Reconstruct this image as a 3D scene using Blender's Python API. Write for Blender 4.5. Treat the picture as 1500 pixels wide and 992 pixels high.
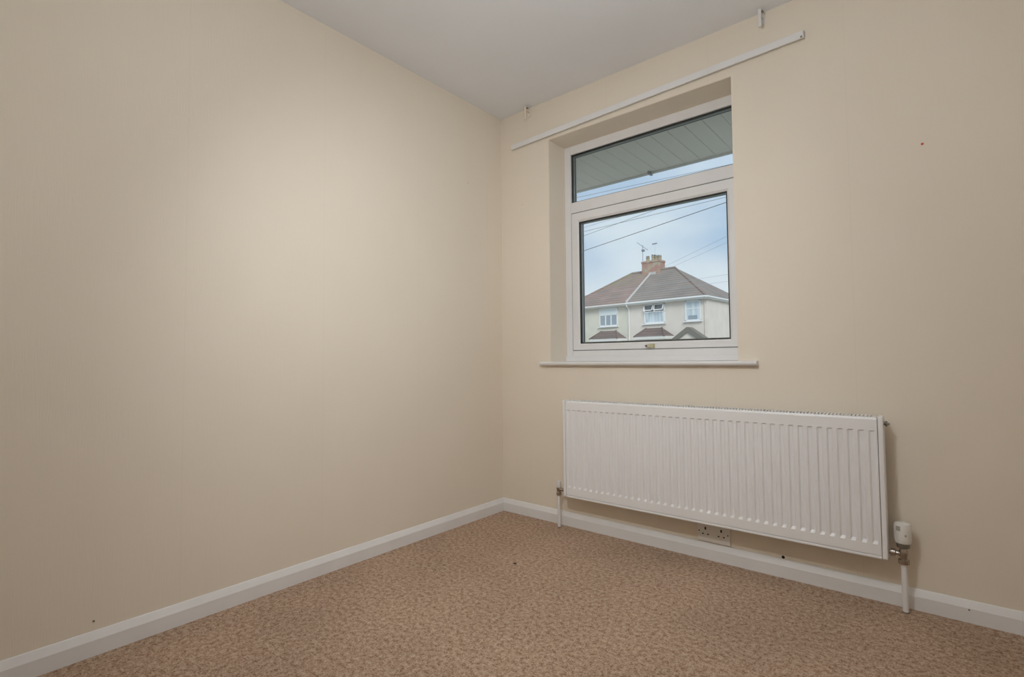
import bpy, bmesh, math, random
from mathutils import Vector, Matrix
random.seed(4)
for o in list(bpy.data.objects): bpy.data.objects.remove(o, do_unlink=True)
S = bpy.context.scene
COL = S.collection
PI = math.pi

# ------------------------------------------------------------------ camera
def cam_axes(yaw, pitch, roll):
    cy, sy, cp, sp = math.cos(yaw), math.sin(yaw), math.cos(pitch), math.sin(pitch)
    f = Vector((sy*cp, cy*cp, sp)); r = Vector((cy, -sy, 0)); u = r.cross(f)
    c, s = math.cos(roll), math.sin(roll)
    return r*c + u*s, u*c - r*s, f
cd = bpy.data.cameras.new('camera'); cam = bpy.data.objects.new('camera', cd); COL.objects.link(cam)
r_, u_, f_ = cam_axes(-0.6953, 0.0422, -0.0082)
M = Matrix((( r_.x, u_.x, -f_.x, 2.0399), (r_.y, u_.y, -f_.y, -2.3526), (r_.z, u_.z, -f_.z, 0.902), (0, 0, 0, 1)))
cam.matrix_world = M
cd.sensor_width = 36; cd.sensor_fit = 'HORIZONTAL'; cd.lens = 744.76/1500*36; cd.clip_start = 0.02; cd.clip_end = 400
S.camera = cam

# ------------------------------------------------------------------ world: bright broken cloud
SKY_STRENGTH = 1.0
SUN_STRENGTH = 2.1
FILL_PENDANT_STRENGTH = 42.5
FILL_SPOT_WATTS = 36.0
EXPOSURE = 0.0
w = bpy.data.worlds.new('sky'); S.world = w; w.use_nodes = True
nt = w.node_tree; nt.nodes.clear()
N = nt.nodes.new; L = nt.links.new
out = N('ShaderNodeOutputWorld'); bg = N('ShaderNodeBackground'); L(bg.outputs[0], out.inputs[0])
tc = N('ShaderNodeTexCoord'); mp = N('ShaderNodeMapping'); mp.inputs['Scale'].default_value = (2.6, 2.6, 5.2); mp.inputs['Location'].default_value = (0.35, 0.1, 0.2)
L(tc.outputs['Generated'], mp.inputs[0])
nz = N('ShaderNodeTexNoise'); nz.inputs['Scale'].default_value = 1.5; nz.inputs['Detail'].default_value = 4; nz.inputs['Roughness'].default_value = .5; L(mp.outputs[0], nz.inputs['Vector'])
cr = N('ShaderNodeValToRGB'); L(nz.outputs['Fac'], cr.inputs[0])
cr.color_ramp.elements[0].position = .36; cr.color_ramp.elements[0].color = (.47, .63, .84, 1)
cr.color_ramp.elements[1].position = .68; cr.color_ramp.elements[1].color = (.74, .84, .95, 1)
sx = N('ShaderNodeSeparateXYZ'); L(tc.outputs['Generated'], sx.inputs[0])
hr = N('ShaderNodeMapRange'); hr.inputs['From Min'].default_value = .10; hr.inputs['From Max'].default_value = .215; hr.inputs['To Min'].default_value = 1.0; hr.inputs['To Max'].default_value = 0
L(sx.outputs['Z'], hr.inputs['Value'])
mx = N('ShaderNodeMix'); mx.data_type = 'RGBA'; L(hr.outputs[0], mx.inputs[0]); L(cr.outputs[0], mx.inputs[6]); mx.inputs[7].default_value = (.82, .885, .96, 1)
L(mx.outputs[2], bg.inputs[0]); bg.inputs[1].default_value = SKY_STRENGTH

# hazy sun behind this house: lights the fronts across the street
sd = bpy.data.lights.new('sun', 'SUN'); sd.energy = SUN_STRENGTH; sd.angle = math.radians(25); sd.color = (1, .97, .92)
so = bpy.data.objects.new('sun', sd); COL.objects.link(so); so.rotation_euler = (math.radians(52), 0, math.radians(42)); so.location = (0, -6, 12)

S.view_settings.view_transform = 'Standard'; S.view_settings.look = 'None'; S.view_settings.gamma = 1
S.view_settings.use_curve_mapping = False; S.view_settings.exposure = EXPOSURE

# ------------------------------------------------------------------ helpers
def obj(name, bm, mat, parent=None, smooth=False):
    me = bpy.data.meshes.new(name); bmesh.ops.recalc_face_normals(bm, faces=bm.faces[:]); bm.to_mesh(me); bm.free()
    o = bpy.data.objects.new(name, me); COL.objects.link(o)
    if mat: me.materials.append(mat)
    if smooth:
        for p in me.polygons: p.use_smooth = True
    if parent: o.parent = parent
    return o
def empty(name, loc=(0, 0, 0), rz=0):
    o = bpy.data.objects.new(name, None); COL.objects.link(o); o.location = loc; o.rotation_euler = (0, 0, rz); o.empty_display_size = .05
    return o
def tag(o, label=None, cat=None, group=None, kind=None):
    if label: o['label'] = label
    if cat: o['category'] = cat
    if group: o['group'] = group
    if kind: o['kind'] = kind
    return o
def box(bm, x0, x1, y0, y1, z0, z1, bev=0, seg=2):
    vs = [bm.verts.new((x, y, z)) for x in (x0, x1) for y in (y0, y1) for z in (z0, z1)]
    fs = [bm.faces.new([vs[i] for i in q]) for q in ((0, 1, 3, 2), (4, 6, 7, 5), (0, 4, 5, 1), (2, 3, 7, 6), (0, 2, 6, 4), (1, 5, 7, 3))]
    if bev:
        es = list({e for f in fs for e in f.edges})
        bmesh.ops.bevel(bm, geom=es, offset=bev, segments=seg, affect='EDGES', profile=.5)
    return bm
def boxes(*bs, bev=0, seg=2):
    bm = bmesh.new()
    for b in bs: box(bm, *b, bev=bev, seg=seg)
    return bm
def lathe(bm, prof, origin=(0, 0, 0), axis='z', n=24):
    """prof: list of (radius, height) along axis; closed at both ends"""
    o = Vector(origin); rings = []
    def pt(r, h, a):
        c, s = r*math.cos(a), r*math.sin(a)
        return o + (Vector((c, s, h)) if axis == 'z' else Vector((h, c, s)) if axis == 'x' else Vector((c, h, s)))
    for r, h in prof: rings.append([bm.verts.new(pt(r, h, 2*PI*i/n)) for i in range(n)])
    for A, B in zip(rings, rings[1:]):
        for i in range(n): bm.faces.new((A[i], A[(i+1) % n], B[(i+1) % n], B[i]))
    bm.faces.new(rings[0]); bm.faces.new(rings[-1])
    return bm
def tube(bm, pts, r, n=8):
    pts = [Vector(p) for p in pts]; rings = []
    for i, p in enumerate(pts):
        d = (pts[min(i+1, len(pts)-1)] - pts[max(i-1, 0)]).normalized()
        a = d.cross(Vector((0, 0, 1)) if abs(d.z) < .9 else Vector((1, 0, 0))).normalized(); b = d.cross(a)
        rings.append([bm.verts.new(p + r*(a*math.cos(2*PI*k/n) + b*math.sin(2*PI*k/n))) for k in range(n)])
    for A, B in zip(rings, rings[1:]):
        for i in range(n): bm.faces.new((A[i], A[(i+1) % n], B[(i+1) % n], B[i]))
    bm.faces.new(rings[0]); bm.faces.new(rings[-1])
    return bm
def prism(bm, poly, axis, v0, v1):
    """extrude a 2D polygon along an axis; poly in the two other axes (in xyz order)"""
    def P(q, v): return {'x': (v, q[0], q[1]), 'y': (q[0], v, q[1]), 'z': (q[0], q[1], v)}[axis]
    A = [bm.verts.new(P(q, v0)) for q in poly]; B = [bm.verts.new(P(q, v1)) for q in poly]; n = len(poly)
    for i in range(n): bm.faces.new((A[i], A[(i+1) % n], B[(i+1) % n], B[i]))
    bm.faces.new(A); bm.faces.new(B)
    return bm
def poly_solid(bm, pts, thick):
    """a flat polygon with thickness along its (downward) normal"""
    pts = [Vector(p) for p in pts]; nrm = (pts[1]-pts[0]).cross(pts[2]-pts[0]).normalized()
    A = [bm.verts.new(p) for p in pts]; B = [bm.verts.new(p - nrm*thick) for p in pts]; n = len(pts)
    for i in range(n): bm.faces.new((A[i], A[(i+1) % n], B[(i+1) % n], B[i]))
    bm.faces.new(A); bm.faces.new(B)
    return bm

# ------------------------------------------------------------------ materials
def mat(name, col, rough=.6, metal=0, spec=.5):
    m = bpy.data.materials.new(name); m.use_nodes = True; b = m.node_tree.nodes['Principled BSDF']
    b.inputs['Base Color'].default_value = (*col, 1); b.inputs['Roughness'].default_value = rough; b.inputs['Metallic'].default_value = metal
    b.inputs['Specular IOR Level'].default_value = spec
    return m
def noisy(m, c1, c2, scale=(5, 5, 5), detail=3, lo=.35, hi=.65, bump=0, bscale=None, bdist=.002, ns=1.0, rough=.5):
    t = m.node_tree; b = t.nodes['Principled BSDF']; n = t.nodes.new; l = t.links.new
    tc = n('ShaderNodeTexCoord'); mp = n('ShaderNodeMapping'); mp.inputs['Scale'].default_value = scale; l(tc.outputs['Object'], mp.inputs[0])
    z = n('ShaderNodeTexNoise'); z.inputs['Scale'].default_value = ns; z.inputs['Detail'].default_value = detail; z.inputs['Roughness'].default_value = rough; l(mp.outputs[0], z.inputs['Vector'])
    r = n('ShaderNodeValToRGB'); r.color_ramp.elements[0].position = lo; r.color_ramp.elements[1].position = hi
    r.color_ramp.elements[0].color = (*c1, 1); r.color_ramp.elements[1].color = (*c2, 1); l(z.outputs['Fac'], r.inputs[0]); l(r.outputs[0], b.inputs['Base Color'])
    if bump:
        mp2 = n('ShaderNodeMapping'); mp2.inputs['Scale'].default_value = bscale or scale; l(tc.outputs['Object'], mp2.inputs[0])
        z2 = n('ShaderNodeTexNoise'); z2.inputs['Scale'].default_value = 1; z2.inputs['Detail'].default_value = 4; l(mp2.outputs[0], z2.inputs['Vector'])
        bp = n('ShaderNodeBump'); bp.inputs['Strength'].default_value = bump; bp.inputs['Distance'].default_value = bdist; l(z2.outputs['Fac'], bp.inputs['Height']); l(bp.outputs[0], b.inputs['Normal'])
    return m
WALL_A = (.885, .797, .675); WALL_B = (.862, .772, .648)
def wallpaper(name, coord, off):
    m = mat(name, WALL_A, .75, spec=.25); noisy(m, WALL_B, WALL_A, (2.2, 2.2, 1.6), 3, .3, .7, bump=.35, bscale=(330, 330, 14), bdist=.0012)
    t = m.node_tree; n = t.nodes.new; l = t.links.new; b = t.nodes['Principled BSDF']
    # joints between the drops of paper, 0.53 m apart
    tc = n('ShaderNodeTexCoord'); sp = n('ShaderNodeSeparateXYZ'); l(tc.outputs['Object'], sp.inputs[0])
    a = n('ShaderNodeMath'); a.operation = 'ADD'; a.inputs[1].default_value = off; l(sp.outputs[coord], a.inputs[0])
    d = n('ShaderNodeMath'); d.operation = 'PINGPONG'; d.inputs[1].default_value = .265; l(a.outputs[0], d.inputs[0])
    c = n('ShaderNodeMath'); c.operation = 'LESS_THAN'; c.inputs[1].default_value = .0014; l(d.outputs[0], c.inputs[0])
    f = n('ShaderNodeMath'); f.operation = 'MULTIPLY'; f.inputs[1].default_value = .055; l(c.outputs[0], f.inputs[0])
    mx = n('ShaderNodeMix'); mx.data_type = 'RGBA'; l(f.outputs[0], mx.inputs[0]); l(b.inputs['Base Color'].links[0].from_socket, mx.inputs[6]); mx.inputs[7].default_value = (.45, .36, .26, 1)
    l(mx.outputs[2], b.inputs['Base Color'])
    return m
m_wall_l = wallpaper('cream_wallpaper_side', 'Y', 1.185)
m_wall_w = wallpaper('cream_wallpaper_window', 'X', -1.8+.53*4)
m_plaster = noisy(mat('cream_painted_plaster', WALL_A, .7, spec=.3), WALL_B, WALL_A, (3, 3, 3), 3, bump=.25, bscale=(60, 60, 60))
m_ceil = noisy(mat('white_ceiling_paint', (.91, .925, .95), .8, spec=.2), (.895, .91, .935), (.92, .935, .96), (2, 2, 2), 4, bump=.35, bscale=(5, 9, 5), bdist=.006)
m_gloss = noisy(mat('white_gloss_paint', (.86, .85, .84), .35), (.84, .83, .815), (.88, .87, .86), (6, 6, 6), 3, bump=.08, bscale=(30, 30, 30))
m_upvc = noisy(mat('white_upvc', (.86, .85, .845), .35), (.84, .83, .825), (.875, .865, .86), (5, 5, 5), 3)
m_rad = noisy(mat('white_radiator_enamel', (.92, .915, .915), .36), (.915, .91, .91), (.925, .92, .92), (4, 4, 4), 2)
m_plastic = mat('white_plastic', (.84, .82, .77), .4)
m_capmat = mat('white_cap_plastic', (.84, .83, .81), .45)
m_dark = mat('dark_hole', (.015, .013, .012), .8)
m_gasket = mat('black_gasket', (.025, .028, .026), .6)
m_spacer = mat('grey_spacer_bar', (.30, .32, .32), .4, .6)
m_chrome = mat('tarnished_chrome', (.46, .42, .38), .22, 1)
m_brass = noisy(mat('aged_brass_lacquer', (.62, .58, .38), .4, .3), (.55, .50, .30), (.68, .64, .46), (60, 60, 60), 2)
m_steel = mat('dull_steel', (.25, .23, .2), .45, .8)
m_red = mat('red_plastic', (.65, .12, .06), .5)
m_fluff = mat('dark_fluff', (.05, .035, .025), .9)
m_cable = mat('black_cable_sheath', (.05, .055, .06), .6)
m_cable_pale = mat('pale_cable_sheath', (.42, .46, .5), .6)

def carpet_material():
    m = mat('brown_heather_carpet', (.4, .3, .2), .95, spec=.05); t = m.node_tree; b = t.nodes['Principled BSDF']; n = t.nodes.new; l = t.links.new
    tc = n('ShaderNodeTexCoord')
    z = n('ShaderNodeTexNoise'); z.inputs['Scale'].default_value = 190; z.inputs['Detail'].default_value = 3; z.inputs['Roughness'].default_value = .65; l(tc.outputs['Object'], z.inputs['Vector'])
    z3 = n('ShaderNodeTexNoise'); z3.inputs['Scale'].default_value = 66; z3.inputs['Detail'].default_value = 4; l(tc.outputs['Object'], z3.inputs['Vector'])
    av = n('ShaderNodeMix'); av.data_type = 'FLOAT'; av.inputs[0].default_value = .42; l(z.outputs['Fac'], av.inputs[2]); l(z3.outputs['Fac'], av.inputs[3])
    r = n('ShaderNodeValToRGB'); l(av.outputs[0], r.inputs[0]); e = r.color_ramp.elements
    e[0].position = .39; e[0].color = (.26, .152, .09, 1); e[1].position = .63; e[1].color = (.67, .52, .385, 1)
    k = e.new(.5); k.color = (.495, .345, .25, 1)
    z2 = n('ShaderNodeTexNoise'); z2.inputs['Scale'].default_value = 2.2; z2.inputs['Detail'].default_value = 3; l(tc.outputs['Object'], z2.inputs['Vector'])
    mr = n('ShaderNodeMapRange'); mr.inputs['From Min'].default_value = .3; mr.inputs['From Max'].default_value = .7; mr.inputs['To Min'].default_value = .9; mr.inputs['To Max'].default_value = 1.08; l(z2.outputs['Fac'], mr.inputs['Value'])
    mu = n('ShaderNodeMix'); mu.data_type = 'RGBA'; mu.blend_type = 'MULTIPLY'; mu.inputs[0].default_value = 1; l(r.outputs[0], mu.inputs[6]); l(mr.outputs[0], mu.inputs[7]); l(mu.outputs[2], b.inputs['Base Color'])
    bp = n('ShaderNodeBump'); bp.inputs['Strength'].default_value = .8; bp.inputs['Distance'].default_value = .006; l(av.outputs[0], bp.inputs['Height']); l(bp.outputs[0], b.inputs['Normal'])
    return m
m_carpet = carpet_material()

def glass_material(name, tint, refl=1.0):
    m = bpy.data.materials.new(name); m.use_nodes = True; t = m.node_tree; t.nodes.clear(); n = t.nodes.new; l = t.links.new
    o = n('ShaderNodeOutputMaterial'); mx = n('ShaderNodeMixShader'); tr = n('ShaderNodeBsdfTransparent'); gl = n('ShaderNodeBsdfGlossy'); fr = n('ShaderNodeFresnel')
    tr.inputs[0].default_value = (*tint, 1); gl.inputs['Roughness'].default_value = .01; fr.inputs['IOR'].default_value = 1.45
    mm = n('ShaderNodeMath'); mm.operation = 'MULTIPLY'; mm.inputs[1].default_value = refl; l(fr.outputs[0], mm.inputs[0])
    l(mm.outputs[0], mx.inputs[0]); l(tr.outputs[0], mx.inputs[1]); l(gl.outputs[0], mx.inputs[2]); l(mx.outputs[0], o.inputs[0])
    return m
m_glass = glass_material('clear_window_glass', (.975, .985, .98), .6)

# ------------------------------------------------------------------ room shell
RX, RY, RZ = 3.0, -3.0, 2.4           # room from the corner at the origin
OX0, OX1, OZ0, OZ1 = .361, 1.372, .872, 2.17   # window opening, inside
YF = .165                               # inner face of the window frame
T_OUT = .28
tag(obj('floor', boxes((-.1, RX+.1, RY-.1, 0, -.06, 0)), m_carpet), 'brown flecked wall-to-wall carpet covering the floor', 'floor', kind='structure')
tag(obj('ceiling', boxes((-.1, RX+.1, RY-.1, 0, RZ, RZ+.08)), m_ceil), 'plain white painted ceiling', 'ceiling', kind='structure')
tag(obj('wall_left', boxes((-.1, 0, RY-.1, 0, 0, RZ)), m_wall_l), 'long blank cream papered wall without any window', 'wall', kind='structure')
tag(obj('wall_back', boxes((0, RX, RY-.1, RY, 0, RZ)), m_wall_w), 'cream papered wall behind the viewer', 'wall', kind='structure')
tag(obj('wall_right', boxes((RX, RX+.1, RY-.1, 0, 0, RZ)), m_wall_l), 'cream papered wall to the right of the viewer', 'wall', kind='structure')
WZ0, WZ1 = -.3, 2.56
bm = boxes((-.4, OX0, 0, YF, WZ0, WZ1), (OX1, RX+.4, 0, YF, WZ0, WZ1), (OX0, OX1, 0, YF, WZ0, OZ0), (OX0, OX1, 0, YF, OZ1, WZ1))
wall_w = tag(obj('wall_window', bm, m_wall_w), 'cream papered wall with the window and radiator', 'wall', kind='structure')
m_render = noisy(mat('grey_outside_render', (.45, .44, .41), .9), (.40, .39, .36), (.5, .49, .46), (9, 9, 9), 4, bump=.4, bscale=(60, 60, 60))
bm = boxes((-.4, OX0-.005, YF, T_OUT, WZ0, WZ1), (OX1+.022, RX+.4, YF, T_OUT, WZ0, WZ1), (OX0-.005, OX1+.022, YF, T_OUT, WZ0, OZ0+.005), (OX0-.005, OX1+.022, YF, T_OUT, OZ1+.005, WZ1))
obj('outer_leaf', bm, m_render, wall_w)
# smooth plaster lining of the reveal
bm = boxes((OX0, OX0+.002, .002, YF, OZ0+.018, OZ1), (OX1-.002, OX1, .002, YF, OZ0+.018, OZ1), (OX0+.002, OX1-.002, .002, YF, OZ1-.002, OZ1))
obj('reveal_lining', bm, m_plaster, wall_w)

# baseboards: square board with a splayed top edge
def baseboard(name, axis, a0, a1, side, label):
    H, t = .072, .016; b = .05
    prof = [(0, 0), (t, 0), (t, b-.002), (t-.001, b), (.005, H-.002), (.003, H), (0, H)]
    bm = bmesh.new()
    if axis == 'y': prism(bm, [(side[0]+side[1]*p, z) for p, z in prof], 'y', a0, a1)
    else: prism(bm, [(side[0]+side[1]*p, z) for p, z in prof], 'x', a0, a1)
    return tag(obj(name, bm, m_gloss), label, 'baseboard', kind='structure')
baseboard('baseboard_left', 'y', RY, 0, (0, 1), 'white painted baseboard along the long blank wall')
baseboard('baseboard_window', 'x', .0, RX, (0, -1), 'white painted baseboard running beneath the radiator')
baseboard('baseboard_right', 'y', RY, 0, (RX, -1), 'white painted baseboard on the wall right of the viewer')
baseboard('baseboard_back', 'x', 0, RX, (RY, 1), 'white painted baseboard on the wall behind the viewer')

# ------------------------------------------------------------------ window
win = tag(empty('window_1', ((OX0+OX1)/2, YF, OZ0+.018)), 'white double glazed window with a transom light above one large sash', 'window', kind='structure')
def wobj(name, bm, m, parent=win, smooth=False):
    o = obj(name, bm, m, parent, smooth); p = Vector(win.location); g = parent
    if parent is win: o.data.transform(Matrix.Translation(-p))
    else: o.data.transform(Matrix.Translation(-p))
    return o
FX0, FX1, FZ0, FZ1 = OX0-.002, OX1+.020, OZ0+.018, OZ1+.003
GX0, GX1 = .403, 1.350
TZ0, TZ1 = 1.766, 1.829
HZ = 2.120
BZ = .952
YB = .235
bv = .004
wobj('frame_jamb', boxes((FX0, GX0, YF, YB, FZ0, FZ1), bev=.003), m_upvc)
wobj('frame_jamb', boxes((GX1, FX1, YF, YB, FZ0, FZ1), bev=.003), m_upvc)
wobj('frame_head', boxes((GX0, GX1, YF, YB, HZ, FZ1), bev=.003), m_upvc)
wobj('frame_transom', boxes((GX0, GX1, YF, YB, TZ0, TZ1), bev=.003), m_upvc)
bm = boxes((GX0, GX1, YF, YB, FZ0, BZ), bev=.003); box(bm, FX0+.002, FX1-.001, YF-.012, YF-.0002, FZ0, FZ0+.030, bev=.003)
wobj('frame_rail', bm, m_upvc)
def ring(x0, x1, z0, z1, wdt, y0, y1, bev=0):
    return boxes((x0, x0+wdt, y0, y1, z0, z1), (x1-wdt, x1, y0, y1, z0, z1), (x0+wdt, x1-wdt, y0, y1, z0, z0+wdt), (x0+wdt, x1-wdt, y0, y1, z1-wdt, z1), bev=bev)
def pane(x0, x1, z0, z1, y, parent):
    p = wobj('glass_pane', boxes((x0, x1, y, y+.004, z0, z1)), m_glass, parent)
    wobj('glass_pane', boxes((x0, x1, y+.020, y+.024, z0, z1)), m_glass, parent)
    wobj('gasket', ring(x0, x1, z0, z1, .005, y-.006, y-.0005), m_gasket, parent)
    wobj('spacer_bar', ring(x0, x1, z0, z1, .009, y+.0045, y+.0195), m_spacer, parent)
    wobj('outer_gasket', ring(x0, x1, z0, z1, .006, y+.0245, y+.034), m_gasket, parent)
pane(GX0, GX1, TZ1, HZ, .183, win)
# opening sash, standing slightly proud of the frame
YS = .161
sx0, sx1, sz0, sz1 = GX0+.0045, GX1-.004, BZ+.0035, TZ0-.0048
gx0, gx1, gz0, gz1 = .4545, 1.2915, .9930, 1.7070
bm = bmesh.new()
def mitred(bm, o, i, y0, y1, cham):
    (ox0, ox1, oz0, oz1), (ix0, ix1, iz0, iz1) = o, i
    def loop(x0, x1, z0, z1, y): return [bm.verts.new(q) for q in ((x0, y, z0), (x1, y, z0), (x1, y, z1), (x0, y, z1))]
    ls = [loop(ox0, ox1, oz0, oz1, y1), loop(ox0, ox1, oz0, oz1, y0+.003), loop(ox0+.003, ox1-.003, oz0+.003, oz1-.003, y0),
          loop(ix0-cham, ix1+cham, iz0-cham, iz1+cham, y0), loop(ix0, ix1, iz0, iz1, y0+cham*.8), loop(ix0, ix1, iz0, iz1, y1)]
    for A, B in zip(ls, ls[1:]+ls[:1]):
        for k in range(4): bm.faces.new((A[k], A[(k+1) % 4], B[(k+1) % 4], B[k]))
mitred(bm, (sx0, sx1, sz0, sz1), (gx0, gx1, gz0, gz1), YS, YB-.012, .010)
sash = wobj('opening_sash', bm, m_upvc)
pane(gx0, gx1, gz0, gz1, .176, sash)
bm = ring(GX0+.0003, GX1-.0003, BZ+.0003, TZ0-.0003, .0042, YF+.003, YF+.03)
wobj('sash_seal', bm, mat('grey_sash_seal', (.22, .22, .21), .7))
# little brass catch at the foot of the sash
bm = bmesh.new(); box(bm, .872, .914, YS-.005, YS+.0005, .9585, .9815, bev=.002); box(bm, .878, .912, YS-.021, YS-.004, .9615, .977, bev=.005)
hd = wobj('catch_handle', bm, m_brass, sash); hd['label'] = 'small yellowed brass catch'
bm = bmesh.new(); lathe(bm, [(.0055, 0), (.0055, -.012), (.004, -.014)], (.870, YS-.004, .970), 'y', 12); wobj('catch_pivot', bm, m_steel, sash)
# sill board with rounded nose
bm = bmesh.new()
nose = [(-.0005, OZ0-.002), (-.024, OZ0-.002), (-.030, OZ0+.004), (-.031, OZ0+.010), (-.029, OZ0+.016), (-.024, OZ0+.018), (-.0005, OZ0+.018)]
prism(bm, nose, 'x', .304, 1.452)
box(bm, OX0+.0005, OX1-.0005, -.001, YF-.0005, OZ0+.0005, OZ0+.018)
wobj('window_sill', bm, m_gloss)

# ------------------------------------------------------------------ eaves over the window (outside)
SOF_Z = 2.20; SOF_Y = .945
ev = tag(empty('roof_eaves', (1.2, T_OUT, SOF_Z)), 'grey boarded soffit and gutter seen through the top light', 'eaves')
def evobj(name, bm, m):
    o = obj(name, bm, m, ev); o.data.transform(Matrix.Translation(-Vector(ev.location))); return o
m_sof = noisy(mat('grey_green_soffit_board', (.90, .845, .765), .55), (.885, .83, .75), (.91, .855, .775), (4, 4, 4), 3)
base = None
nb = 36; x_first = -.3985
for i in range(nb):
    if base is None:
        bm = boxes((0, .0982, T_OUT+.001, SOF_Y, SOF_Z, SOF_Z+.012), bev=.0016, seg=1)
        base = evobj('soffit_board', bm, m_sof); base.location.x = x_first; o = base
    else:
        o = base.copy(); COL.objects.link(o); o.parent = ev; o.location.x = x_first + .1*i
evobj('soffit_backing', boxes((-.4, 3.2, T_OUT+.001, SOF_Y, SOF_Z+.0125, SOF_Z+.03)), m_spacer)
m_fascia = mat('white_fascia', (.62, .62, .60), .4)
evobj('fascia_board', boxes((-.4, 3.2, SOF_Y+.001, SOF_Y+.02, SOF_Z-.012, SOF_Z+.19), bev=.003), m_fascia)
bm = bmesh.new()
gp = [(SOF_Y+.021, SOF_Z+.13), (SOF_Y+.03, SOF_Z+.08), (SOF_Y+.07, SOF_Z+.055), (SOF_Y+.11, SOF_Z+.08), (SOF_Y+.12, SOF_Z+.13)]
prism(bm, gp, 'x', -.4, 3.2); evobj('gutter', bm, m_fascia)
evobj('soffit_joint_clip', boxes((.545, .562, SOF_Y-.030, SOF_Y+.024, SOF_Z-.020, SOF_Z-.001), bev=.002), m_spacer)
m_rooftile_own = mat('brown_roof_tile_own', (.2, .14, .11), .9)
bm = bmesh.new(); poly_solid(bm, [(-.4, SOF_Y+.08, SOF_Z+.2), (3.2, SOF_Y+.08, SOF_Z+.2), (3.2, -3.2, 4.4), (-.4, -3.2, 4.4)], .08); evobj('roof_slope', bm, m_rooftile_own)

# ------------------------------------------------------------------ radiator
X0, X1, Z0, Z1, YR = .5065, 1.8845, .181, .688, -.100
rad = tag(empty('panel_radiator', ((X0+X1)/2, -.06, Z0)), 'long white fluted panel radiator hanging below the window', 'radiator')
def robj(name, bm, m=m_rad, smooth=False, parent=rad):
    o = obj(name, bm, m, parent, smooth); o.data.transform(Matrix.Translation(-Vector(rad.location))); return o
# pressed front sheet: 41 sunken flutes between ribs
bm = bmesh.new(); nfl = 41; xa, xb = X0+.018, X1-.018; pit = (xb-xa)/nfl; dep = .0062
xs = [(xa, 0)]
for k in range(nfl):
    for t, d in ((.19, 0), (.35, 1), (.5, 1), (.65, 1), (.81, 0)): xs.append((xa+pit*(k+t), d))
xs.append((xb, 0))
zs = [(Z0+.013, 0), (Z0+.050, 0), (Z0+.061, 1), (Z0+.25, 1), (Z1-.0555, 1), (Z1-.0505, 0), (Z1-.012, 0)]
g = [[bm.verts.new((x, YR + dep*d*e, z)) for x, d in xs] for z, e in zs]
top1 = [bm.verts.new((x, YR+.003, Z1-.006)) for x, d in xs]; top2 = [bm.verts.new((x, YR+.010, Z1-.004)) for x, d in xs]; top3 = [bm.verts.new((x, YR+.012, Z1-.014)) for x, d in xs]
g += [top1, top2, top3]
for A, B in zip(g, g[1:]):
    for i in range(len(xs)-1): bm.faces.new((A[i], A[i+1], B[i+1], B[i]))
robj('front_panel', bm)
for s, xx in ((0, X0), (1, X1-.016)):
    robj('side_panel', boxes((xx, xx+.016, YR-.002, -.030, Z0+.002, Z1-.001), bev=.0035))
robj('bottom_seam', boxes((X0+.017, X1-.017, YR-.001, YR+.010, Z0, Z0+.0115), bev=.0035))
robj('back_panel', boxes((X0+.012, X1-.012, -.040, -.030, Z0+.002, Z1-.008), bev=.003))
robj('front_water_panel', boxes((X0+.013, X1-.013, YR+.0085, YR+.014, Z0+.02, Z1-.015)))
bm = bmesh.new(); n = int((X1-X0-.03)/.012)
for k in range(n):
    x = X0+.015+k*.012; box(bm, x, x+.0055, YR+.013, -.041, Z1-.005, Z1)
box(bm, X0+.012, X1-.012, -.0595, -.0565, Z1-.008, Z1-.0055)
robj('top_grille', bm)
bm = bmesh.new(); n = int((X1-X0-.06)/.025)
for k in range(n):
    x = X0+.03+k*.025; box(bm, x, x+.001, YR+.016, -.042, Z0+.04, Z1-.05)
robj('convector_fins', bm, mat('dull_galvanised_fin', (.3, .3, .29), .6, .3))
bm = bmesh.new(); lathe(bm, [(.006, 0), (.006, .004), (.0095, .004), (.0095, .010), (.004, .011), (.004, .017)], (X1, -.062, Z1-.028), 'x', 12)
robj('bleed_plug', bm, m_steel)
for x in (X0+.18, X1-.18):
    robj('wall_bracket', boxes((x, x+.03, -.030, -.0005, Z0+.05, Z1-.06), bev=.001))

# ------------------------------------------------------------------ valves and pipes
YP = -.060
def vthing(name, loc, label, cat, group=None): return tag(empty(name, loc), label, cat, group)
def vobj(root, name, bm, m, smooth=True):
    o = obj(name, bm, m, root, smooth); o.data.transform(Matrix.Translation(-Vector(root.location)))
    md = o.modifiers.new('e', 'EDGE_SPLIT'); md.split_angle = math.radians(35); return o
PXR, PXL = 1.9265, .4480
def pipe(x, z1, r, label):
    t = vthing('heating_pipe', (x, YP, 0), label, 'pipe', 'white radiator pipes')
    bm = bmesh.new(); lathe(bm, [(r, .0005), (r, z1)], (x, YP, 0), 'z', 16); vobj(t, 'pipe_tube', bm, m_gloss)
    bm = bmesh.new(); lathe(bm, [(r+.002, .0003), (r+.0015, .003), (r+.0004, .004)], (x, YP, 0), 'z', 16); vobj(t, 'floor_collar', bm, m_steel)
pipe(PXR, .168, .0092, 'white pipe rising from the carpet to the thermostatic valve')
pipe(PXL, .170, .0085, 'white pipe rising from the carpet to the capped valve near the corner')
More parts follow.
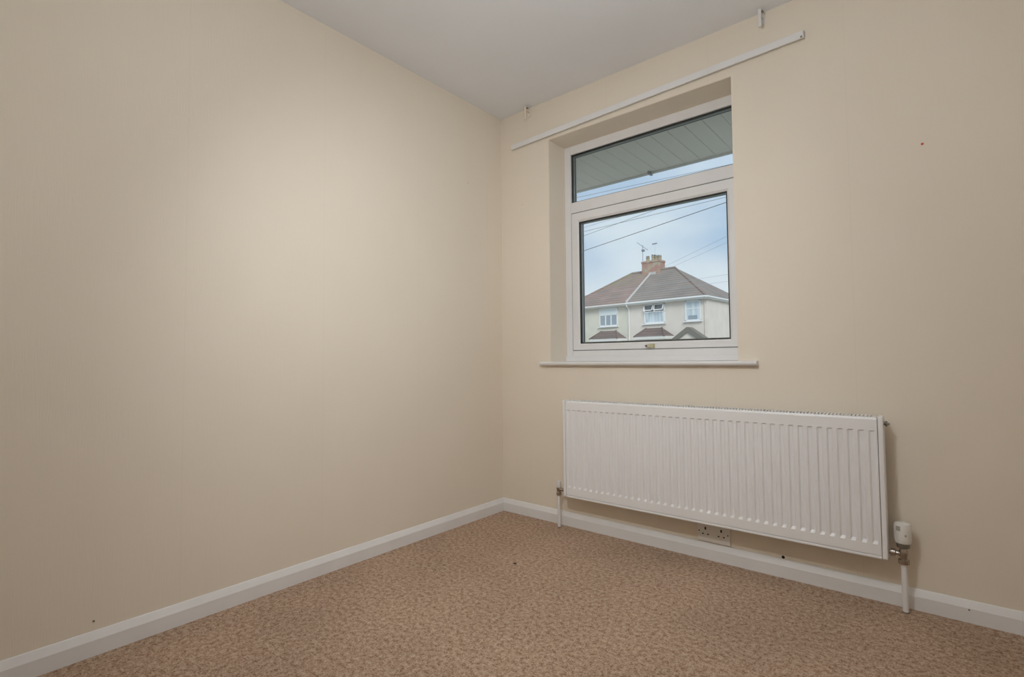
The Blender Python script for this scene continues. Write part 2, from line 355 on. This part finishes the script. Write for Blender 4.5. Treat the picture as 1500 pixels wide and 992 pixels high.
# thermostatic valve
tv = vthing('thermostatic_valve', (PXR, YP, .168), 'white headed thermostatic valve with chrome body beside the radiator', 'valve')
c = (PXR, YP, 0)
bm = bmesh.new(); lathe(bm, [(.013, .168), (.0165, .170), (.0165, .184), (.012, .187), (.0115, .196), (.013, .199), (.013, .215), (.0115, .218), (.0115, .226), (.015, .228), (.015, .232)], c, 'z', 16); vobj(tv, 'valve_body', bm, m_chrome)
bm = bmesh.new(); lathe(bm, [(.018, .226), (.0195, .228), (.0195, .240), (.017, .243)], c, 'z', 12); vobj(tv, 'knurled_collar', bm, m_steel)
bm = bmesh.new(); d = PXR-X1
lathe(bm, [(.008, 0), (.008, .004), (.0135, .005), (.0135, .018), (.009, .020), (.009, d-.010), (.010, d-.008)], (X1+.0003, YP, .203), 'x', 12); vobj(tv, 'union_nut', bm, m_chrome)
# head: rounded cylinder with grip ribs low down
bm = bmesh.new(); n = 48; prof = [(.019, .241), (.0225, .244), (.0245, .252), (.0255, .265), (.0255, .292), (.0250, .304), (.0225, .311), (.015, .314)]
rings = []
for r, h in prof:
    rr = []
    for i in range(n):
        a = 2*PI*i/n; rib = .0008 if (i % 4 < 2 and .243 < h < .27) else 0
        rr.append(bm.verts.new((c[0]+(r+rib)*math.cos(a), c[1]+(r+rib)*math.sin(a), h)))
    rings.append(rr)
for A, B in zip(rings, rings[1:]):
    for i in range(n): bm.faces.new((A[i], A[(i+1) % n], B[(i+1) % n], B[i]))
bm.faces.new(rings[0]); bm.faces.new(rings[-1])
vobj(tv, 'valve_head', bm, m_plastic)
def on_head(name, ang, z0, z1, half, m, rr=.0262):
    bm = bmesh.new(); k = 4; A = []; B = []
    for i in range(k+1):
        a = ang - half + 2*half*i/k
        A.append((c[0]+rr*math.cos(a), c[1]+rr*math.sin(a))); B.append((c[0]+(rr-.003)*math.cos(a), c[1]+(rr-.003)*math.sin(a)))
    prism(bm, A+B[::-1], 'z', z0, z1); vobj(tv, name, bm, m, False)
m_greyp = mat('grey_marker_plastic', (.42, .40, .36), .5)
on_head('scale_window', math.radians(-118), .288, .304, .26, m_greyp)
on_head('pointer_mark', math.radians(-70), .270, .277, .10, m_greyp)
# lockshield valve by the corner
lv = vthing('lockshield_valve', (PXL, YP, .170), 'small white capped valve on the corner end of the radiator', 'valve')
c2 = (PXL, YP, 0)
bm = bmesh.new(); lathe(bm, [(.012, .170), (.0145, .172), (.0145, .184), (.011, .187), (.0105, .194), (.0125, .197), (.0125, .212), (.010, .214)], c2, 'z', 12); vobj(lv, 'valve_body', bm, m_chrome)
d = X0-PXL
bm = bmesh.new(); lathe(bm, [(.010, .008), (.009, .012), (.009, d-.022), (.013, d-.020), (.013, d-.006), (.008, d-.005), (.008, d-.0003)], (PXL, YP, .203), 'x', 12); vobj(lv, 'union_nut', bm, m_chrome)
bm = bmesh.new(); lathe(bm, [(.0120, .213), (.0128, .215), (.0118, .240), (.0100, .2455), (.006, .247)], c2, 'z', 20); vobj(lv, 'cap', bm, m_capmat)

# ------------------------------------------------------------------ double socket
sk = tag(empty('double_socket', (1.247, 0, .0775)), 'white double power socket low on the wall beneath the radiator', 'socket')
def sobj(name, bm, m): o = obj(name, bm, m, sk); o.data.transform(Matrix.Translation(-Vector(sk.location))); return o
sobj('face_plate', boxes((1.174, 1.320, -.0095, -.0003, .0775, .1635), bev=.003), m_plastic)
for cx in (1.2125, 1.2815):
    sobj('pin_hole', boxes((cx-.0035, cx+.0035, -.0102, -.0085, .130, .142)), m_dark)
    for s in (-1, 1): sobj('pin_hole', boxes((cx+s*.0115-.0035, cx+s*.0115+.0035, -.0102, -.0085, .1085, .1135)), m_dark)
for cx in (1.1845, 1.3095):
    bm = bmesh.new(); lathe(bm, [(.0034, -.009), (.0034, -.0106), (.002, -.011)], (cx, 0, .122), 'y', 10); sobj('fixing_screw', bm, m_steel)

# ------------------------------------------------------------------ curtain batten above the window
xl, zl, xr, zr = .100, 2.176, 1.665, 2.217
ct = tag(empty('curtain_batten', (.88, 0, (zl+zr)/2)), 'long white wooden curtain batten fixed above the window', 'batten')
bm = boxes((-.783, .783, -.019, -.0085, 0, .030), bev=.0015)
o = obj('batten_board', bm, m_gloss, ct); o.rotation_euler = (0, -math.atan2(zr-zl, xr-xl), 0)
o = obj('packing_strip', boxes((-.780, .780, -.0085, -.0005, .010, .028)), m_gloss, ct); o.rotation_euler = (0, -math.atan2(zr-zl, xr-xl), 0)
bm = boxes((.783, .7855, -.020, -.0005, -.001, .031), bev=.0008); o = obj('end_cap', bm, m_capmat, ct); o.rotation_euler = (0, -math.atan2(zr-zl, xr-xl), 0)
bm = bmesh.new(); lathe(bm, [(.004, -.0195), (.004, -.022), (.002, -.0225)], (.776, .001, .0045), 'y', 8); o = obj('end_screw', bm, m_steel, ct); o.rotation_euler = (0, -math.atan2(zr-zl, xr-xl), 0)
def bracket(x, m, label):
    t = tag(empty('curtain_bracket', (x, 0, 2.31)), label, 'bracket', 'curtain brackets by the ceiling')
    bm = bmesh.new(); box(bm, -.006, .006, -.040, -.0005, .060, .078, bev=.0015); box(bm, -.0065, .0065, -.046, -.0395, -.004+.01, .084, bev=.002)
    obj('bracket_arm', bm, m, t)
    bm = boxes((-.010, .010, -.004, -.0004, .035, .086), bev=.001); obj('wall_plate', bm, m, t)
    bm = bmesh.new(); lathe(bm, [(.004, -.030), (.004, -.042), (.0025, -.043)], (.0105, 0, .072), 'y', 8); obj('screw', bm, m_steel, t)
bracket(1.507, m_capmat, 'white curtain bracket against the ceiling above the right end of the batten')
bracket(.228, m_plaster, 'cream painted curtain bracket against the ceiling near the room corner')

# ------------------------------------------------------------------ small marks: pins, nails, a cable hole, fluff
def disc(name, loc, axis, sgn, r, h, m, label, cat):
    bm = bmesh.new(); lathe(bm, [(r, sgn*.0003), (r, sgn*h*.6), (r*.6, sgn*h)], (0, 0, 0), axis, 12)
    o = obj(name, bm, m); o.location = loc; return tag(o, label, cat)
disc('drawing_pin', (2.0254, 0, 1.6737), 'y', -1, .0045, .003, m_red, 'tiny red drawing pin in the wall right of the window', 'pin')
disc('cable_grommet', (1.526, 0, .0795), 'y', -1, .006, .003, m_dark, 'dark round cable hole just above the baseboard under the radiator', 'grommet')
disc('picture_nail', (0, -1.9497, .1013), 'x', 1, .003, .004, m_steel, 'small nail head low on the blank wall above the baseboard', 'nail')
disc('picture_nail', (0, -.2947, 1.9228), 'x', 1, .0022, .003, mat('painted_nail', (.5, .4, .3), .6), 'tiny painted nail high on the blank wall near the corner', 'nail')
disc('picture_nail', (.1657, 0, 1.83), 'y', -1, .0022, .003, bpy.data.materials['painted_nail'], 'tiny painted nail between the corner and the window', 'nail')
disc('panel_pin', (2.0956, -.016, .044), 'y', -1, .0028, .002, m_steel, 'small pin head in the baseboard right of the thermostatic valve', 'nail')
bm = bmesh.new()
for k in range(7):
    p0 = Vector((random.uniform(-.004, .004), random.uniform(-.002, .002), .002)); p1 = p0 + Vector((random.uniform(-.008, .008), random.uniform(-.004, .004), .002+random.random()*.003))
    tube(bm, [p0, (p0+p1)/2+Vector((0, 0, .002)), p1], .0013, 5)
o = obj('carpet_fluff', bm, m_fluff); o.location = (.5796, -.596, .0005); tag(o, 'small dark tuft of fluff lying on the carpet near the corner', 'fluff')

# ------------------------------------------------------------------ added fill light shaped as a pendant, unseen above the view
LX, LY, LZ = 1.50, -1.50, 1.86
pl = tag(empty('fill_pendant', (LX, LY, RZ)), 'added fill light shaped as a round paper pendant at the ceiling centre', 'lamp')
m_em = bpy.data.materials.new('fill_glow'); m_em.use_nodes = True; b = m_em.node_tree.nodes['Principled BSDF']
b.inputs['Base Color'].default_value = (.9, .88, .84, 1); b.inputs['Emission Color'].default_value = (.93, .98, 1.03, 1); b.inputs['Emission Strength'].default_value = FILL_PENDANT_STRENGTH
bm = bmesh.new(); prof = [(.10*math.sin(PI*k/10)+.003, -.10*math.cos(PI*k/10)) for k in range(1, 10)]; lathe(bm, prof, (0, 0, LZ-RZ), 'z', 18); obj('fill_globe', bm, m_em, pl, True)
bm = bmesh.new(); lathe(bm, [(.003, LZ-RZ+.095), (.003, -.02)], (0, 0, 0), 'z', 8); obj('flex', bm, m_capmat, pl)
bm = bmesh.new(); lathe(bm, [(.012, -.045), (.035, -.03), (.04, -.0005)], (0, 0, 0), 'z', 20); obj('ceiling_rose', bm, m_capmat, pl)

# added fill spot, unseen above the view, brightening the window corner
sl = tag(empty('fill_spotlight', (1.32, -1.92, RZ)), 'added fill spotlight on a stem under the ceiling near the viewer', 'lamp')
sp_p = Vector((0, 0, -.48)); aim = (Vector((.10, .0, .52)) - (Vector(sl.location)+sp_p)).normalized()
bm = bmesh.new(); lathe(bm, [(.045, -.0005), (.045, -.018), (.03, -.026)], (0, 0, 0), 'z', 20); obj('mounting_plate', bm, m_capmat, sl)
bm = bmesh.new(); lathe(bm, [(.007, -.02), (.007, -.47)], (0, 0, 0), 'z', 10); obj('stem', bm, m_capmat, sl)
bm = bmesh.new()
ax1 = aim.cross(Vector((0, 0, 1))).normalized(); ax2 = aim.cross(ax1); rings = []
for r, h in ((.022, -.06), (.036, -.055), (.040, .02), (.048, .05), (.044, .05), (.034, .015), (.02, .01)):
    rings.append([bm.verts.new(sp_p + aim*h + r*(ax1*math.cos(2*PI*i/24) + ax2*math.sin(2*PI*i/24))) for i in range(24)])
for A, B in zip(rings, rings[1:]):
    for i in range(24): bm.faces.new((A[i], A[(i+1) % 24], B[(i+1) % 24], B[i]))
bm.faces.new(rings[0]); bm.faces.new(rings[-1]); obj('fill_spot_shade', bm, m_capmat, sl)
ld = bpy.data.lights.new('fill_spot', 'SPOT'); ld.energy = FILL_SPOT_WATTS; ld.spot_size = math.radians(114); ld.spot_blend = 1; ld.shadow_soft_size = .045; ld.color = (.95, .98, 1)
lo = bpy.data.objects.new('fill_spot', ld); COL.objects.link(lo); lo.parent = sl; lo.location = sp_p + aim*.06; lo.rotation_euler = aim.to_track_quat('-Z', 'Y').to_euler()

# ------------------------------------------------------------------ outside: ground, the pair of houses opposite, overhead cables
GZ = -.25
m_ground = noisy(mat('grey_road_and_grass', (.33, .33, .30), .95), (.28, .30, .24), (.40, .39, .37), (.3, .3, .3), 4)
tag(obj('ground', boxes((-70, 50, T_OUT, 90, GZ-.1, GZ)), m_ground), 'flat ground of the street outside the window', 'ground', kind='structure')

m_wl = noisy(mat('greenish_cream_render', (.66, .635, .55), .9), (.63, .61, .525), (.70, .67, .585), (1.5, 1.5, 1.5), 4)
m_wr = noisy(mat('pinkish_cream_render', (.73, .665, .61), .9), (.71, .645, .59), (.76, .695, .64), (1.5, 1.5, 1.5), 4)
def tiles(name, cols, moss=None):
    m = mat(name, cols[1], .9, spec=.2); t = m.node_tree; b = t.nodes['Principled BSDF']; n = t.nodes.new; l = t.links.new
    tc = n('ShaderNodeTexCoord'); z = n('ShaderNodeTexNoise'); z.inputs['Scale'].default_value = .9; z.inputs['Detail'].default_value = 5; l(tc.outputs['Object'], z.inputs['Vector'])
    r = n('ShaderNodeValToRGB'); e = r.color_ramp.elements; e[0].position = .32; e[0].color = (*cols[0], 1); e[1].position = .68; e[1].color = (*cols[2], 1); k = e.new(.5); k.color = (*cols[1], 1); l(z.outputs['Fac'], r.inputs[0])
    wv = n('ShaderNodeTexWave'); wv.wave_type = 'BANDS'; wv.bands_direction = 'Z'; wv.wave_profile = 'SAW'; wv.inputs['Scale'].default_value = 1.7; l(tc.outputs['Object'], wv.inputs['Vector'])
    mr = n('ShaderNodeMapRange'); mr.inputs['To Min'].default_value = .68; mr.inputs['To Max'].default_value = 1.14; l(wv.outputs['Fac'], mr.inputs['Value'])
    mu = n('ShaderNodeMix'); mu.data_type = 'RGBA'; mu.blend_type = 'MULTIPLY'; mu.inputs[0].default_value = 1; l(r.outputs[0], mu.inputs[6]); l(mr.outputs[0], mu.inputs[7]); last = mu.outputs[2]
    if moss:
        sp = n('ShaderNodeSeparateXYZ'); l(tc.outputs['Object'], sp.inputs[0])
        g1 = n('ShaderNodeMapRange'); g1.inputs['From Min'].default_value = 6.4; g1.inputs['From Max'].default_value = 7.6; g1.inputs['To Max'].default_value = .6; l(sp.outputs['Z'], g1.inputs['Value'])
        z2 = n('ShaderNodeTexNoise'); z2.inputs['Scale'].default_value = 1.6; z2.inputs['Detail'].default_value = 4; l(tc.outputs['Object'], z2.inputs['Vector'])
        g2 = n('ShaderNodeMapRange'); g2.inputs['From Min'].default_value = .42; g2.inputs['From Max'].default_value = .6; l(z2.outputs['Fac'], g2.inputs['Value'])
        mm = n('ShaderNodeMath'); mm.operation = 'MULTIPLY'; l(g1.outputs[0], mm.inputs[0]); l(g2.outputs[0], mm.inputs[1])
        m3 = n('ShaderNodeMix'); m3.data_type = 'RGBA'; l(mm.outputs[0], m3.inputs[0]); l(last, m3.inputs[6]); m3.inputs[7].default_value = (*moss, 1); last = m3.outputs[2]
    l(last, b.inputs['Base Color'])
    return m
m_tl = tiles('reddish_brown_tiles', [(.27, .22, .20), (.31, .235, .21), (.36, .26, .235)], (.30, .31, .19))
m_tr = tiles('grey_brown_tiles', [(.26, .23, .215), (.295, .26, .24), (.33, .28, .255)])
m_tb = tiles('dark_bay_tiles', [(.15, .125, .12), (.19, .15, .145), (.23, .175, .165)])
m_white = mat('white_joinery', (.80, .81, .82), .5)
m_white2 = mat('off_white_gutter', (.72, .70, .68), .5)
m_paneb = mat('window_pane_blue_grey', (.30, .36, .42), .1)
m_paned = mat('window_pane_dark', (.16, .18, .20), .1)
m_net = noisy(mat('net_curtain', (.58, .66, .72), .9), (.46, .54, .60), (.70, .77, .82), (7, 7, .6), 2)
m_blind = mat('pale_blind', (.72, .78, .80), .8)
m_brick = noisy(mat('patched_red_brick', (.36, .28, .22), .9), (.42, .25, .215), (.42, .39, .29), (2.0, 2.0, 2.0), 5, .46, .58)
m_pot = noisy(mat('weathered_clay_pot', (.34, .27, .21), .9), (.30, .24, .19), (.42, .38, .28), (4, 4, 4), 3)
m_mortar = mat('pale_mortar_verge', (.52, .50, .495), .9)
m_mast = mat('grey_aerial_metal', (.30, .32, .36), .5, .5)
m_mast2 = mat('pale_aerial_metal', (.62, .68, .76), .5, .2)
m_barge = mat('dark_barge_board', (.20, .19, .17), .8)

H = tag(empty('semi_detached_house', (-9.042, 29.831, GZ), math.radians(-4.6)), 'pair of cream semi-detached houses under one hipped tile roof across the street', 'house')
ho = .25                                  # local z = world z + .25
def P(a, b, z): return (-a, b, z+ho)      # a: metres to the left along the front, b: back from the eaves line
def hbox(bm, a0, a1, b0, b1, z0, z1, bev=0): return box(bm, -a1, -a0, b0, b1, z0+ho, z1+ho, bev)
def hobj(name, bm, m, parent=H, label=None):
    o = obj(name, bm, m, parent)
    if label: o['label'] = label
    return o
WB = .30; AM = 5.66; AE = 11.4; EZ = 4.85; RDZ = 7.64; AR0, AR1 = 3.9, 7.55
hobj('front_wall', hbox(bmesh.new(), AM, AE, WB, 7.8, GZ, 4.80), m_wl, label='greenish cream rendered wall of the left house')
hobj('front_wall', hbox(bmesh.new(), 0, AM-.002, WB, 7.8, GZ, 4.80), m_wr, label='pinkish cream rendered wall of the right house')
A0, A1 = -.12, AE+.12
bm = bmesh.new(); poly_solid(bm, [P(AM, 0, EZ), P(A0, 0, EZ), P(AR0, 4, RDZ), P(AM, 4, RDZ)], .06)
poly_solid(bm, [P(A0, 0, EZ), P(A0, 8, EZ), P(AR0, 4, RDZ)], .06); poly_solid(bm, [P(A0, 8, EZ), P(AM, 8, EZ), P(AM, 4, RDZ), P(AR0, 4, RDZ)], .06)
hobj('roof', bm, m_tr, label='grey brown tiled roof of the right house')
bm = bmesh.new(); poly_solid(bm, [P(A1, 0, EZ), P(AM, 0, EZ), P(AM, 4, RDZ), P(AR1, 4, RDZ)], .06)
poly_solid(bm, [P(A1, 8, EZ), P(A1, 0, EZ), P(AR1, 4, RDZ)], .06); poly_solid(bm, [P(AM, 8, EZ), P(A1, 8, EZ), P(AR1, 4, RDZ), P(AM, 4, RDZ)], .06)
hobj('roof', bm, m_tl, label='reddish brown mossy tiled roof of the left house')
def rod(p, q, r, n=8): return tube(bmesh.new(), [P(*p), P(*q)], r, n)
hobj('ridge_tiles', rod((AR0, 4, RDZ), (AR1, 4, RDZ), .10), m_tr)
hobj('hip_tiles', rod((A0, 0, EZ), (AR0, 4, RDZ), .07), m_tl)
hobj('hip_tiles', rod((A1, 0, EZ), (AR1, 4, RDZ), .09), m_tl)
hobj('party_verge', rod((AM, 0, EZ+.04), (AM, 4, RDZ+.05), .08), m_mortar, label='pale mortar strip between the two roofs')
# soffit, fascia, gutters
hobj('soffit', hbox(bmesh.new(), A0, A1, .02, 7.98, 4.72, 4.79), m_white2)
hobj('fascia', hbox(bmesh.new(), A0, AM, -.02, .02, 4.66, 4.86), m_white2); hobj('fascia', hbox(bmesh.new(), AM, A1, -.02, .02, 4.66, 4.86), m_white2)
hobj('fascia', hbox(bmesh.new(), A0-.02, A0+.02, 0, 8, 4.66, 4.86), m_white2)
hobj('gutter', rod((A0, -.07, 4.80), (AM, -.07, 4.80), .065), m_white); hobj('gutter', rod((AM, -.07, 4.79), (A1, -.07, 4.79), .065), m_white2)
hobj('gutter', rod((A0-.07, -.07, 4.80), (A0-.07, 8, 4.80), .065), m_white)
bm = bmesh.new(); tube(bm, [P(AM-.08, -.07, 4.78), P(AM-.08, -.05, 4.62), P(AM-.08, WB-.06, 4.42), P(AM-.08, WB-.06, GZ)], .045); hobj('downpipe', bm, m_white)
bm = bmesh.new(); tube(bm, [P(.10, WB-.04, 4.7), P(.10, WB-.04, GZ)], .03); hobj('downpipe', bm, m_wr)

def house_window(a0, a1, z0, z1, style):
    f = hobj('window', bmesh.new() if False else (lambda b: (hbox(b, a0, a0+.09, WB-.05, WB+.02, z0, z1), hbox(b, a1-.09, a1, WB-.05, WB+.02, z0, z1), hbox(b, a0, a1, WB-.05, WB+.02, z0, z0+.09), hbox(b, a0, a1, WB-.05, WB+.02, z1-.09, z1), b)[-1])(bmesh.new()), m_white)
    hobj('sill', hbox(bmesh.new(), a0-.08, a1+.08, WB-.14, WB, z0-.07, z0), m_white, f)
    yi0, yi1 = WB-.03, WB-.012
    if style == 'three':
        zt = z1-.50; hobj('blind', hbox(bmesh.new(), a0+.09, a1-.09, yi0, yi1, zt, z1-.09), m_blind, f)
        wd = (a1-a0-.18)/3
        for k in range(3):
            hobj('pane', hbox(bmesh.new(), a0+.09+k*wd+.03, a0+.09+(k+1)*wd-.03, yi0, yi1, z0+.09, zt-.05), m_paneb, f)
            if k: hobj('mullion', hbox(bmesh.new(), a0+.09+k*wd-.045, a0+.09+k*wd+.045, WB-.05, WB+.01, z0+.05, zt), m_white, f)
        hobj('transom', hbox(bmesh.new(), a0, a1, WB-.05, WB+.01, zt-.05, zt), m_white, f)
    elif style == 'vents':
        zt = z1-.52; am = (a0+a1)/2
        hobj('transom', hbox(bmesh.new(), a0, a1, WB-.05, WB+.01, zt-.06, zt), m_white, f)
        hobj('pane', hbox(bmesh.new(), a0+.09, a1-.09, yi0, yi1, z0+.09, zt-.06), m_net, f)
        hobj('dark_opening', hbox(bmesh.new(), a0+.09, a1-.09, WB-.012, WB-.006, zt, z1-.09), m_paned, f)
        hobj('mullion', hbox(bmesh.new(), am-.04, am+.04, WB-.05, WB+.01, zt, z1-.05), m_white, f)
        for (b0, b1) in ((a0+.05, am-.03), (am+.03, a1-.05)):      # top-hung lights pushed open
            s = bmesh.new(); hh = z1-.05-zt
            for q in ((b0, b0+.06, 0, hh), (b1-.06, b1, 0, hh), (b0, b1, 0, .06), (b0, b1, hh-.05, hh)):
                box(s, -q[1], -q[0], -.035, 0, q[2]-hh, q[3]-hh)
            o = hobj('open_light', s, m_white, f); o.location = (0, WB-.05, z1-.05+ho); o.rotation_euler = (math.radians(-24), 0, 0)
    else:
        hobj('pane', hbox(bmesh.new(), a0+.09, a1-.09, yi0, yi1, z0+.09, z1-.09), m_net, f)
        hobj('transom', hbox(bmesh.new(), a0+.09, a1-.09, WB-.045, WB+.01, z1-.56, z1-.50), m_white, f)
        hobj('ornament', hbox(bmesh.new(), a0+.25, a1-.22, yi0-.012, yi0-.001, z0+.10, z0+.36, .0), m_paneb, f)
house_window(6.53, 8.12, 3.30, 4.66, 'three')
house_window(2.85, 4.42, 3.31, 4.66, 'vents')
house_window(.36, 1.43, 3.32, 4.66, 'single')

def bay(a0, a1, at0, at1, zt, ze, m):
    bb = -.45
    r = bmesh.new()
    E = [P(a0-.0, WB, ze), P(a0+.35, bb, ze), P(a1-.35, bb, ze), P(a1, WB, ze)]
    T0, T1 = P(at0, WB, zt), P(at1, WB, zt)
    vs = [r.verts.new(q) for q in E+[T1, T0]]
    r.faces.new((vs[1], vs[2], vs[4], vs[5])); r.faces.new((vs[0], vs[1], vs[5])); r.faces.new((vs[2], vs[3], vs[4])); r.faces.new((vs[0], vs[3], vs[2], vs[1])); r.faces.new((vs[0], vs[5], vs[4], vs[3]))
    root = hobj('bay_roof', r, m_tb)
    for p, q in ((E[1], T0), (E[2], T1), ):
        hobj('bay_hip', tube(bmesh.new(), [p, q, Vector(q)+Vector((0, 0, .03))], .055, 6), m_tb, root)
    f = bmesh.new(); out = [(-a0+.0, WB), (-(a0+.36), bb+.02), (-(a1-.36), bb+.02), (-a1, WB)]
    prism(f, out, 'z', ze-.20+ho, ze-.002+ho); hobj('bay_fascia', f, m_white2, root)
    g = bmesh.new(); out = [(-a0-.12, WB), (-(a0+.45), bb+.14), (-(a1-.45), bb+.14), (-a1+.12, WB)]
    prism(g, out, 'z', 0, ze-.2+ho); hobj('bay_wall', g, m, root)
    k = (a1-a0-.9)/3
    for i in range(3): hobj('bay_pane', hbox(bmesh.new(), a0+.48+i*k, a0+.42+(i+1)*k, bb+.12, bb+.145, .75, 1.95), m_paneb, root)
bay(5.80, 8.90, 6.70, 7.95, 2.96, 2.38, m_wl)
bay(2.20, 5.18, 3.10, 4.28, 3.00, 2.41, m_wr)
# gabled porch
r = bmesh.new(); ax, zt, ze, a0, a1, b0 = 1.00, 2.84, 2.12, -.02, 2.02, -.38
for e in (a0, a1): poly_solid(r, [P(e, b0, ze), P(e, WB, ze), P(ax, WB, zt), P(ax, b0, zt)] if e == a1 else [P(e, WB, ze), P(e, b0, ze), P(ax, b0, zt), P(ax, WB, zt)], .08)
pr = hobj('porch_roof', r, m_barge)
for e in (a0, a1):
    s = bmesh.new(); d = Vector((ax-e, 0, zt-ze)).normalized()
    pts = [(-e, ze+ho), (-ax, zt+ho), (-ax, zt-.26+ho), (-(e+(.36 if e < ax else -.36)), ze+ho)]
    prism(s, pts, 'y', b0-.05, b0); hobj('barge_board', s, m_barge, pr)
s = bmesh.new(); prism(s, [(-a0-.3, ze+ho), (-a1+.3, ze+ho), (-ax, zt-.2+ho)], 'y', b0+.06, b0+.12); hobj('porch_gable', s, m_wr, pr)
hobj('porch_post', hbox(bmesh.new(), a0+.2, a0+.32, b0+.05, b0+.17, GZ, ze), m_white, pr); hobj('porch_post', hbox(bmesh.new(), a1-.32, a1-.2, b0+.05, b0+.17, GZ, ze), m_white, pr)
hobj('front_door', hbox(bmesh.new(), .55, 1.45, WB-.03, WB, GZ+.05, 1.9), m_white2, pr)

# chimney stack with pots
s = bmesh.new(); hbox(s, 4.95, 6.40, 3.55, 4.45, 7.0, 8.30); hbox(s, 4.91, 6.44, 3.51, 4.49, 8.20, 8.36, .02)
chm = hobj('chimney', s, m_brick)
hobj('lead_flashing', hbox(bmesh.new(), 5.20, 5.75, 3.44, 3.54, 7.20, 7.45), m_mortar, chm)
for a, h in ((6.12, .36), (5.66, .42), (5.42, .34), (5.12, .30)):
    s = bmesh.new(); lathe(s, [(.15, 8.36+ho), (.12, 8.36+h*.7+ho), (.15, 8.36+h*.75+ho), (.14, 8.36+h+ho)], (-a, 4.0, 0), 'z', 12); hobj('chimney_pot', s, m_pot, chm)
    s = bmesh.new(); lathe(s, [(.09, 8.36+h+ho), (.13, 8.36+h+.03+ho), (.12, 8.36+h+.10+ho)], (-a, 4.0, 0), 'z', 10); hobj('pot_cowl', s, m_paned, chm)
# aerials
ar = hobj('aerial', rod((6.50, 3.9, 7.7), (6.50, 3.9, 9.72), .022, 6), m_mast)
hobj('aerial_boom', rod((6.85, 3.7, 9.95), (6.2, 4.1, 9.35), .016, 6), m_mast, ar)
for k in range(6):
    t = k/5; a, b, z = 6.85-.65*t, 3.7+.4*t, 9.95-.6*t
    hobj('aerial_element', rod((a-.16, b-.25, z), (a+.16, b+.25, z), .010, 4), m_mast, ar)
hobj('aerial_bracket', hbox(bmesh.new(), 6.36, 6.56, 3.8, 4.0, 9.22, 9.38, .02), m_mast, ar)
ar2 = hobj('aerial', rod((5.55, 4.1, 8.3), (5.55, 4.1, 9.74), .022, 6), m_mast2)
hobj('aerial_boom', rod((5.78, 4.1, 9.72), (5.38, 4.1, 9.72), .045, 6), m_mast, ar2)

def cable(p, q, r, m, label, sag=0):
    p, q = Vector(p), Vector(q); n = 24
    pts = [p.lerp(q, i/n) - Vector((0, 0, sag*4*(i/n)*(1-i/n))) for i in range(n+1)]
    c = pts[n//2].copy(); bm = tube(bmesh.new(), [x-c for x in pts], r, 6)
    o = obj('overhead_cable', bm, m); o.location = c
    return tag(o, label, 'cable', 'overhead cables')
def line12(x1, z1, x2, z2, r, m, label, y=12., xa=-22, xb=9):
    s = (z2-z1)/(x2-x1); return cable((xa, y, z1+s*(xa-x1)), (xb, y, z1+s*(xb-x1)), r, m, label)
line12(-6.847, 4.486, -2.262, 5.170, .0085, m_cable, 'boldest black cable slanting up to the right across the sky')
line12(-7.454, 5.425, -2.558, 5.624, 0.0054, m_cable, 'thin dark cable just above the boldest one at the right edge', 13.0)
line12(-8.076, 5.554, -5.149, 5.998, 0.0058, m_cable, 'thin dark cable crossing another near the top left of the big pane', 14.0)
line12(-8.712, 6.176, -5.586, 6.431, 0.0040, m_cable, 'faintest dark cable hugging the top edge of the big pane', 15.0)
line12(-9.721, 7.843, -3.637, 7.677, 0.0058, m_cable, 'thin cable in the strip of sky under the soffit', 16.0)
ca, sa = math.cos(math.radians(-4.6)), math.sin(math.radians(-4.6))
def HW(a, b, z): x, y = -a, b; return Vector((-9.042+x*ca-y*sa, 29.831+x*sa+y*ca, z))
def from_house(h, x2, z2, label, y2=20., ext=1.0):
    q = Vector((x2, y2, z2)); return cable(h, q + (q-h)*ext, .006, m_cable_pale, label)
from_house(HW(4.93, 3.9, 7.75), -4.6965, 6.0742, 'upper of two pale cables rising right from the chimney')
from_house(HW(4.2, 4.0, 7.70), -4.7031, 5.8109, 'lower of two pale cables rising right from the roof ridge')
line12(-11.582, 4.1644, -4.6253, 4.4551, .0055, m_cable_pale, 'pale cable crossing in front of the tiled roofs, upper one', 20., -30, 6)
line12(-11.582, 3.90, -4.6326, 4.1646, .0055, m_cable_pale, 'pale cable crossing in front of the tiled roofs, lower one', 20., -30, 6)
